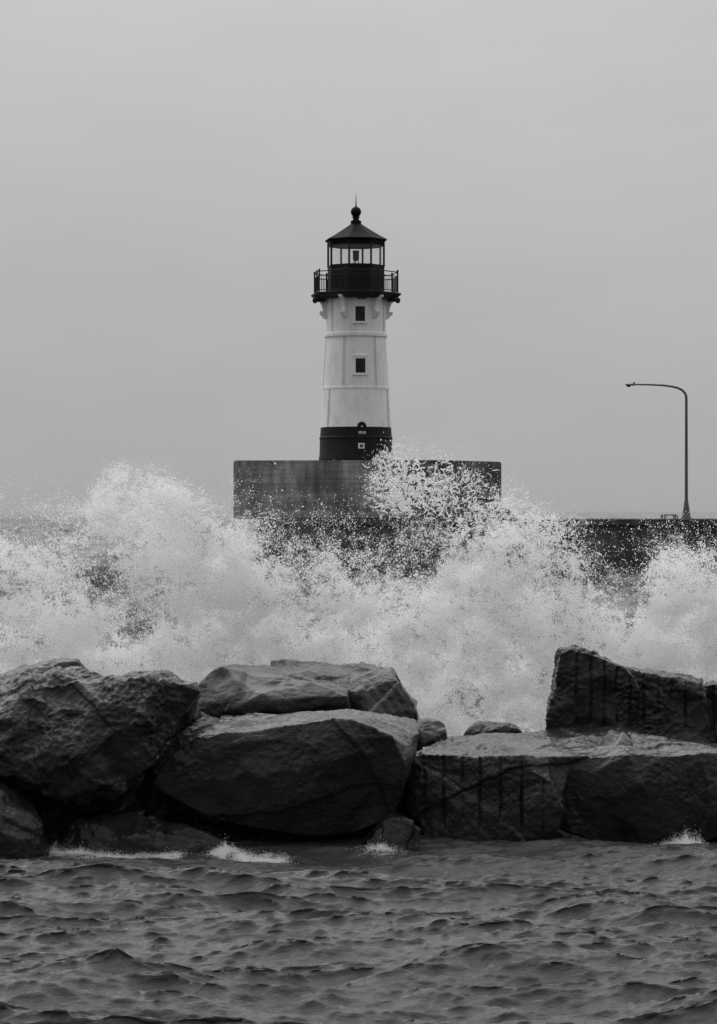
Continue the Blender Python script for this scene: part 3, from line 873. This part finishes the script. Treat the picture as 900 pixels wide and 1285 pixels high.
# waterline rocks
rock('boulder', 'dark sloping boulder in the lower left corner at the waterline', [[
    (-60, 940, 26.0), (0, 975, 25.9), (22, 1000, 25.9), (48, 1038, 25.9), (62, 1068, 25.9), (55, 1100, 25.9), (-60, 1110, 25.7), (-60, 960, 27), (30, 1000, 27), (60, 1080, 27), (-60, 1080, 27), (0, 1040, 25.6)]],
    'rock_rough', seed=11, facet=.07, amp=.05, ridge=.04, fine=.015)
rock('boulder', 'low black rock at the waterline under the craggy left boulder', [[
    (68, 1060, 26.3), (90, 1030, 26.4), (130, 1018, 26.5), (185, 1022, 26.4), (240, 1040, 26.3), (285, 1060, 26.3), (60, 1100, 26.2), (290, 1100, 26.2), (100, 1018, 27.5), (200, 1015, 27.5), (280, 1060, 27.5), (70, 1080, 27.5), (170, 1055, 26.05)]],
    'rock', seed=12, facet=.06, amp=.04, ridge=.03)
rock('boulder', 'shaded black rock carrying the wide central wedge at the waterline', [[
    (290, 1052, 27.0), (330, 1040, 27.0), (480, 1040, 27.0), (505, 1060, 27.0), (280, 1100, 26.9), (510, 1100, 26.9), (300, 1035, 28.2), (490, 1035, 28.2), (300, 1090, 28.2), (500, 1090, 28.2)]],
    'rock', seed=13, facet=.06, amp=.04)
rock('boulder', 'small wet shiny rock in the swash between the central wedge and the flat boulder', [[
    (452, 1066, 26.2), (468, 1040, 26.3), (490, 1026, 26.35), (512, 1030, 26.3), (528, 1042, 26.25), (530, 1068, 26.2), (490, 1100, 26.1), (450, 1090, 26.2), (530, 1095, 26.2), (490, 1026, 26.9), (525, 1040, 26.9), (460, 1060, 26.9), (490, 1090, 26.9)]],
    'rock', seed=14, facet=.05, amp=.03, voxel=.012, ridge=.04)
rock('boulder', 'shadowed boulder filling the dark gap below the craggy left boulder', [[
    (0, 1000, 27.6), (60, 960, 27.8), (160, 900, 27.9), (250, 885, 28.1), (330, 940, 27.9), (330, 1080, 27.4), (-20, 1080, 27.4), (160, 900, 29), (260, 895, 29), (300, 960, 29), (60, 1060, 28.5), (320, 1060, 28.8)]],
    'rock', seed=15, facet=.06)
rock('boulder', 'shadowed boulder filling the dark gap between wedge and flat boulder', [[
    (480, 960, 27.7), (560, 950, 27.8), (620, 990, 27.8), (640, 1080, 27.4), (470, 1080, 27.4), (490, 950, 28.8), (600, 960, 28.8), (480, 1060, 28.6), (620, 1060, 28.6)]],
    'rock', seed=16, facet=.06)
rock('boulder', 'dark rock at the right edge waterline beyond the flat boulder', [[
    (885, 1020, 27.2), (960, 1000, 27.2), (960, 1100, 26.9), (860, 1100, 26.9), (780, 1055, 27.1), (900, 1000, 28.4), (960, 1000, 28.4), (780, 1070, 28.2), (960, 1080, 28.2)]],
    'rock', seed=17, facet=.06)
rock('boulder', 'black rock half sunk beneath the flat boulder at right', [[
    (600, 1050, 27.2), (780, 1040, 27.2), (880, 1060, 27.1), (590, 1100, 27), (890, 1100, 27), (620, 1040, 28.4), (860, 1040, 28.4), (600, 1080, 28.4), (880, 1080, 28.4)]],
    'rock', seed=18, facet=.06)

# ------------------------------------------------------------------ spray
rg = np.random.default_rng(5)
SY = 32.0
TOPX = [-260, -140, 0, 60, 98, 112, 122, 135, 155, 175, 200, 230, 260, 280, 300, 330, 350, 380, 430, 460, 490, 520, 540, 555, 575, 600, 620, 645, 680, 700, 722, 738, 755, 772, 792, 803, 815, 840, 870, 900, 1000, 1160]
TOPY = [730, 662, 654, 652, 646, 622, 604, 597, 589, 591, 600, 614, 632, 645, 658, 676, 686, 697, 700, 704, 722, 728, 705, 675, 658, 640, 629, 625, 640, 655, 684, 712, 738, 757, 766, 742, 708, 687, 692, 706, 690, 770]
SOFX = [-140, 60, 98, 120, 280, 330, 460, 540, 600, 700, 740, 790, 815, 1040]
SOFV = [14, 14, 7, 5, 6, 15, 18, 12, 8, 7, 4, 5, 6, 7]
HOLES = [(112, 714, 62, 38, .88), (150, 745, 50, 40, .6), (30, 668, 42, 28, .95), (85, 660, 25, 14, .6), (170, 785, 34, 36, .80), (30, 735, 26, 22, .5), (215, 735, 26, 22, .35), (165, 680, 20, 16, .35),
         (702, 728, 17, 30, .90), (650, 698, 16, 10, .55), (690, 668, 12, 10, .5), (505, 765, 50, 26, .45), (370, 725, 30, 18, .45), (450, 720, 30, 20, .4), (-60, 720, 40, 60, .6)]
def lace_w(u, v):
    return np.clip(np.exp(-((u - 535) / 85) ** 4 - ((v - 615) / 62) ** 4) + .9 * np.exp(-((v - np.interp(u, TOPX, TOPY) - 12) / 26) ** 2) * ((u > 590) & (u < 800)), 0, 1)
def tau_at(u, v):
    top = np.interp(u, TOPX, TOPY); so = np.interp(u, SOFX, SOFV)
    d = (v - top) / so
    t = 3.3 / (1 + np.exp(-d * 1.1)) * (0.42 + 0.58 * np.clip((v - top) / 60, 0, 1))
    t = t * np.where(u > 800, 1.35, 1) + 1.6 * np.exp(-((v - top - 13) / 11) ** 2) * np.clip((u - 670) / 25, 0, 1) * np.clip((785 - u) / 15, 0, 1)
    for cx, cy, sx, sy, k in HOLES:
        t = t * (1 - k * np.exp(-(((u - cx) / sx / 1.1) ** 2 + ((v - cy) / sy / 1.1) ** 2) ** 1.15))
    # thin veil of drops in front of the pier
    t = t + .30 * np.exp(-np.clip((top - v) / 22, 0, 9)) * (v < top) * ((u > 290) & (u < 600)) + .34 * np.exp(-np.clip((top - v) / 45, 0, 9)) * (v < top) * (u > 690) * (v > 648)
    # torn plume beside the tower
    e1 = np.exp(-(((u - 497) / 36) ** 2 + ((v - 606) / 42) ** 2) ** 2) * .95
    e2 = np.exp(-(((u - 562) / 50) ** 2 + ((v - 612) / 30) ** 2) ** 2) * .5
    e3 = np.exp(-(((u - 535) / 62) ** 2 + ((v - 680) / 48) ** 2) ** 2) * .55
    e4 = np.exp(-(((u - 530) / 45) ** 2 + ((v - 568) / 16) ** 2) ** 2) * .16
    endf = np.clip((u + 260 + 25 * np.sin(v / 17)) / 160, 0, 1) * np.clip((1160 - u + 25 * np.sin(v / 19)) / 160, 0, 1)
    return np.maximum(t, t * .4 + e1 + e2 + e3 + e4) * endf ** 1.5
PXM = SY / F
AREA = (1160 + 260) * (960 - 540) * PXM ** 2
def world_of(u, v, yo):
    return np.stack([(u - 450) * PXM, SY + yo, CAMZ - (v - HOR) * PXM], -1)
def ycurve(u, v):
    # curtains bow towards and away from the rocks; the mass is deeper near its foot
    u = np.atleast_1d(np.asarray(u, float)); v = np.atleast_1d(np.asarray(v, float))
    q1 = np.stack([u / 75, v / 60, u * 0 + 60], -1); q2 = np.stack([u / 26, v / 22, u * 0 + 80], -1)
    body = np.clip((v - np.interp(u, TOPX, TOPY)) / 40, 0, 1)
    r_ = 0.6 * np.sin(u * 0.011 + 1.0) - 0.4 * (700 - v) / 150 + body * (0.55 * perlin(q1) + 0.22 * perlin(q2))
    return r_ if len(r_) > 1 else float(r_[0])
def cloud(n, mode, r_mean, r_sig, grain, depth=0.42, warp=9):
    """droplets thrown with the plume's density, clumped by 3-D noise"""
    out = []; got = 0
    while got < n:
        k = int((n - got) * 3.2) + 2000
        u = rg.uniform(-260, 1160, k); v = rg.uniform(542, 958, k)
        uw = u + warp * perlin(np.stack([u / 45, v / 45, v * 0], -1)) + 5 * perlin(np.stack([u / 12, v / 12, v * 0 + 4], -1))
        vw = v + warp * perlin(np.stack([u / 45, v / 45, v * 0 + 9], -1)) + 5 * perlin(np.stack([u / 12, v / 12, v * 0 + 7], -1))
        t = tau_at(uw, vw)
        if mode == 'edge': t = t * np.exp(-t * 0.9) * 3
        keep = rg.uniform(0, 4.3, k) < t
        u, v, t = u[keep], v[keep], t[keep]
        sp = depth * np.where(t > 1.6, .42, .75)
        yo = ycurve(u, v) + rg.normal(0, 1, len(u)) * sp
        P = world_of(u, v, yo)
        thin0 = np.exp(-t * 0.8)
        nz = perlin(P * np.array([9, 2.5, 9])) * .55 + perlin(P * np.array([24, 6, 24])) * .45 + .45 * perlin(P * np.array([2.4, 1, 2.4])) - .10 * thin0
        thin = np.exp(-t * 0.8)          # clumping matters where the water is thin
        acc = np.clip(0.5 + nz * grain * (0.16 + 1.5 * thin), 0.03, 1.25) / 1.25
        keep = rg.uniform(0, 1, len(u)) < acc
        lw = lace_w(u, v)
        rid = 1 - np.abs(perlin(P * np.array([5.5, 1.2, 5.5]) + 40)) * 2.6 - .35 * np.abs(perlin(P * np.array([15, 3, 15]) + 11)) * 2
        keep &= rg.uniform(0, 1, len(u)) < (1 - lw) + lw * np.clip((rid - .25) * 3.2, 0.04, 1)
        P = P[keep]; out.append(P); got += len(P)
    P = np.concatenate(out)[:n]
    r = np.exp(rg.normal(math.log(r_mean), r_sig, n))
    return P, r
parts = []
_u = rg.uniform(-260, 1160, 200000); _v = rg.uniform(542, 958, 200000)
TAU_INT = tau_at(_u, _v).mean() * AREA
print('TAU_INT', TAU_INT, AREA)
def count(share, r): return int(TAU_INT * share / (math.pi * r * r * 1.1))
parts.append(cloud(count(.52, .0027), 'all', 0.0027, 0.25, 3.0))
parts.append(cloud(count(.19, .0055), 'all', 0.0055, 0.30, 4.0))
parts.append(cloud(25000, 'edge', 0.0048, 0.35, 4.0))
# lone drops flung round the plumes
n = 22000
u = rg.uniform(-80, 980, n); v = 640 + rg.normal(0, 55, n)
t = (.5 * tau_at(u, v + 40) + .8 * tau_at(u, v + 14)) * np.where((u > 290) & (u < 455) & (v < 640), .25, 1)
k = rg.uniform(0, 2.6, n) < t
u, v = u[k], v[k]
parts.append((world_of(u, v, rg.normal(0, 1.1, len(u))), np.exp(rg.normal(math.log(.0034), .3, len(u)))))

def chains(n, boxes, rmax, lens, yd=0.35):
    """threads and torn membranes of water: overlapping beads along curling arcs"""
    P = []; Rr = []
    for _ in range(n):
        bx = boxes[rg.integers(len(boxes))]
        u = rg.uniform(bx[0], bx[2]); v = rg.uniform(bx[1], bx[3])
        tt = tau_at(np.array([u]), np.array([v]))[0]
        if rg.uniform() > min(1, tt * 1.1) * (1.0): continue
        c = world_of(np.array([u]), np.array([v]), np.array([ycurve(u, v) + rg.normal(0, yd)]))[0]
        L_ = int(rg.integers(*lens)); a = rg.uniform(0, 6.28); da = rg.normal(0, .16); r0 = rg.uniform(.4, 1) * rmax
        vy = rg.normal(0, .3)
        pos = c.copy(); st = .0065
        for i in range(L_):
            a += da + rg.normal(0, .18)
            pos = pos + np.array([math.cos(a), vy, math.sin(a)]) * st
            P.append(pos.copy()); Rr.append(r0 * (0.35 + 0.65 * math.sin(math.pi * (i + .6) / L_)) * rg.uniform(.85, 1.15))
    return np.array(P), np.array(Rr)
parts.append(chains(1700, [(462, 556, 600, 640), (462, 575, 560, 650), (560, 590, 720, 680), (480, 560, 640, 640)], .0095, (5, 20)))
parts.append(chains(1500, [(690, 640, 735, 720), (810, 690, 900, 730), (600, 620, 760, 720), (110, 592, 280, 640)], .0075, (4, 14)))
PP = np.concatenate([p[0] for p in parts]); RR = np.concatenate([p[1] for p in parts])

def point_object(name, PP, RR, m):
    me = bpy.data.meshes.new(name)
    me.vertices.add(len(PP)); me.vertices.foreach_set('co', PP.ravel().astype(np.float32))
    a = me.attributes.new('drop_radius', 'FLOAT', 'POINT'); a.data.foreach_set('value', RR.astype(np.float32))
    me.materials.append(m)
    o = bpy.data.objects.new(name, me); COL.objects.link(o)
    ng = bpy.data.node_groups.new(name + '_nodes', 'GeometryNodeTree')
    ng.interface.new_socket('Geometry', in_out='INPUT', socket_type='NodeSocketGeometry')
    ng.interface.new_socket('Geometry', in_out='OUTPUT', socket_type='NodeSocketGeometry')
    gi = ng.nodes.new('NodeGroupInput'); go = ng.nodes.new('NodeGroupOutput')
    mp = ng.nodes.new('GeometryNodeMeshToPoints'); na = ng.nodes.new('GeometryNodeInputNamedAttribute')
    na.data_type = 'FLOAT'; na.inputs['Name'].default_value = 'drop_radius'
    sm = ng.nodes.new('GeometryNodeSetMaterial'); sm.inputs['Material'].default_value = m
    ng.links.new(gi.outputs[0], mp.inputs['Mesh']); ng.links.new(na.outputs['Attribute'], mp.inputs['Radius'])
    ng.links.new(mp.outputs[0], sm.inputs['Geometry']); ng.links.new(sm.outputs[0], go.inputs[0])
    md = o.modifiers.new('drops', 'NODES'); md.node_group = ng
    return o
tag(point_object('sea_spray', PP, RR, M['spray']), 'towering burst of white spray from a wave breaking behind the boulders', 'spray', kind='stuff')

def water_z(x, yy):
    hz = np.clip(np.interp(yy, rows, np.arange(len(rows))).astype(int), 0, nr - 1)
    ui = np.clip(((x / (2.0 + 0.26 * yy)) + 1) / 2 * (NC - 1), 0, NC - 1).astype(int)
    return Zg[hz, ui]
# small splashes at the waterline
def splash(px, py, Y, w, h, n, seed):
    g = np.random.default_rng(seed)
    c = at(px, py, Y); c.z = 0.05
    a = g.uniform(0, 2 * np.pi, n); s = np.abs(g.normal(0, .45, n))
    jet = 1 + 2.2 * np.clip(perlin(np.stack([(c.x + np.cos(a) * s * w) * 9, s * 0 + Y, s * 0], -1)), 0, 1)
    hh = g.exponential(.45, n) * h * np.clip(1 - s * .8, .1, 1) * jet
    x = c.x + np.cos(a) * s * w; y_ = Y + np.sin(a) * s * w * .7
    nz = perlin(np.stack([x * 40, y_ * 15, hh * 40], -1)) + .4 * perlin(np.stack([x * 12, y_ * 5, hh * 12], -1))
    k = nz > -0.1 + .25 * g.normal(0, 1, n)
    return np.stack([x, y_, water_z(x, y_) + hh], -1)[k], g.uniform(.0012, .003, n)[k]
for nm, lab, arg in (('water_splash', 'small frothy splash at the foot of the low black rock', (283, 1068, 26.1, .17, .05, 11000, 31)),
                     ('water_splash', 'splash curling up at the foot of the flat boulder near the right edge', (862, 1052, 26.3, .26, .07, 20000, 32)),
                     ('water_splash', 'white froth washing round the small wet shiny rock', (478, 1066, 26.1, .26, .04, 5000, 33))):
    p, r = splash(*arg)
    tag(point_object(nm, p, r, M['spray']), lab, 'splash', kind='stuff')

g = np.random.default_rng(77)
X, Y_, H = [], [], []
for _ in range(900):
    cx = g.uniform(-4.2, 4.2)
    w = perlin(np.array([[cx * 1.1, 3.3, .5]]))[0] + .9 * math.exp(-((cx + 2.4) / 1.0) ** 2) + .5 * math.exp(-((cx - 3.3) / .5) ** 2)
    if w < .22 + g.uniform(0, .35): continue
    cy = 26.0 + g.normal(0, .08) + .12 * math.sin(cx * 1.7)
    m_ = int(g.integers(40, 420)); sx = g.uniform(.012, .07); sy = g.uniform(.015, .05)
    X.append(cx + g.normal(0, 1, m_) * sx); Y_.append(cy + g.normal(0, 1, m_) * sy)
    H.append(g.exponential(g.uniform(.004, .02), m_))
x, yy, hh = np.concatenate(X), np.concatenate(Y_), np.concatenate(H)
tag(point_object('waterline_froth', np.stack([x, yy, water_z(x, yy) + hh], -1), g.uniform(.001, .003, len(x)), M['spray']), 'thin broken line of white froth lapping along the foot of the boulders', 'froth', kind='stuff')
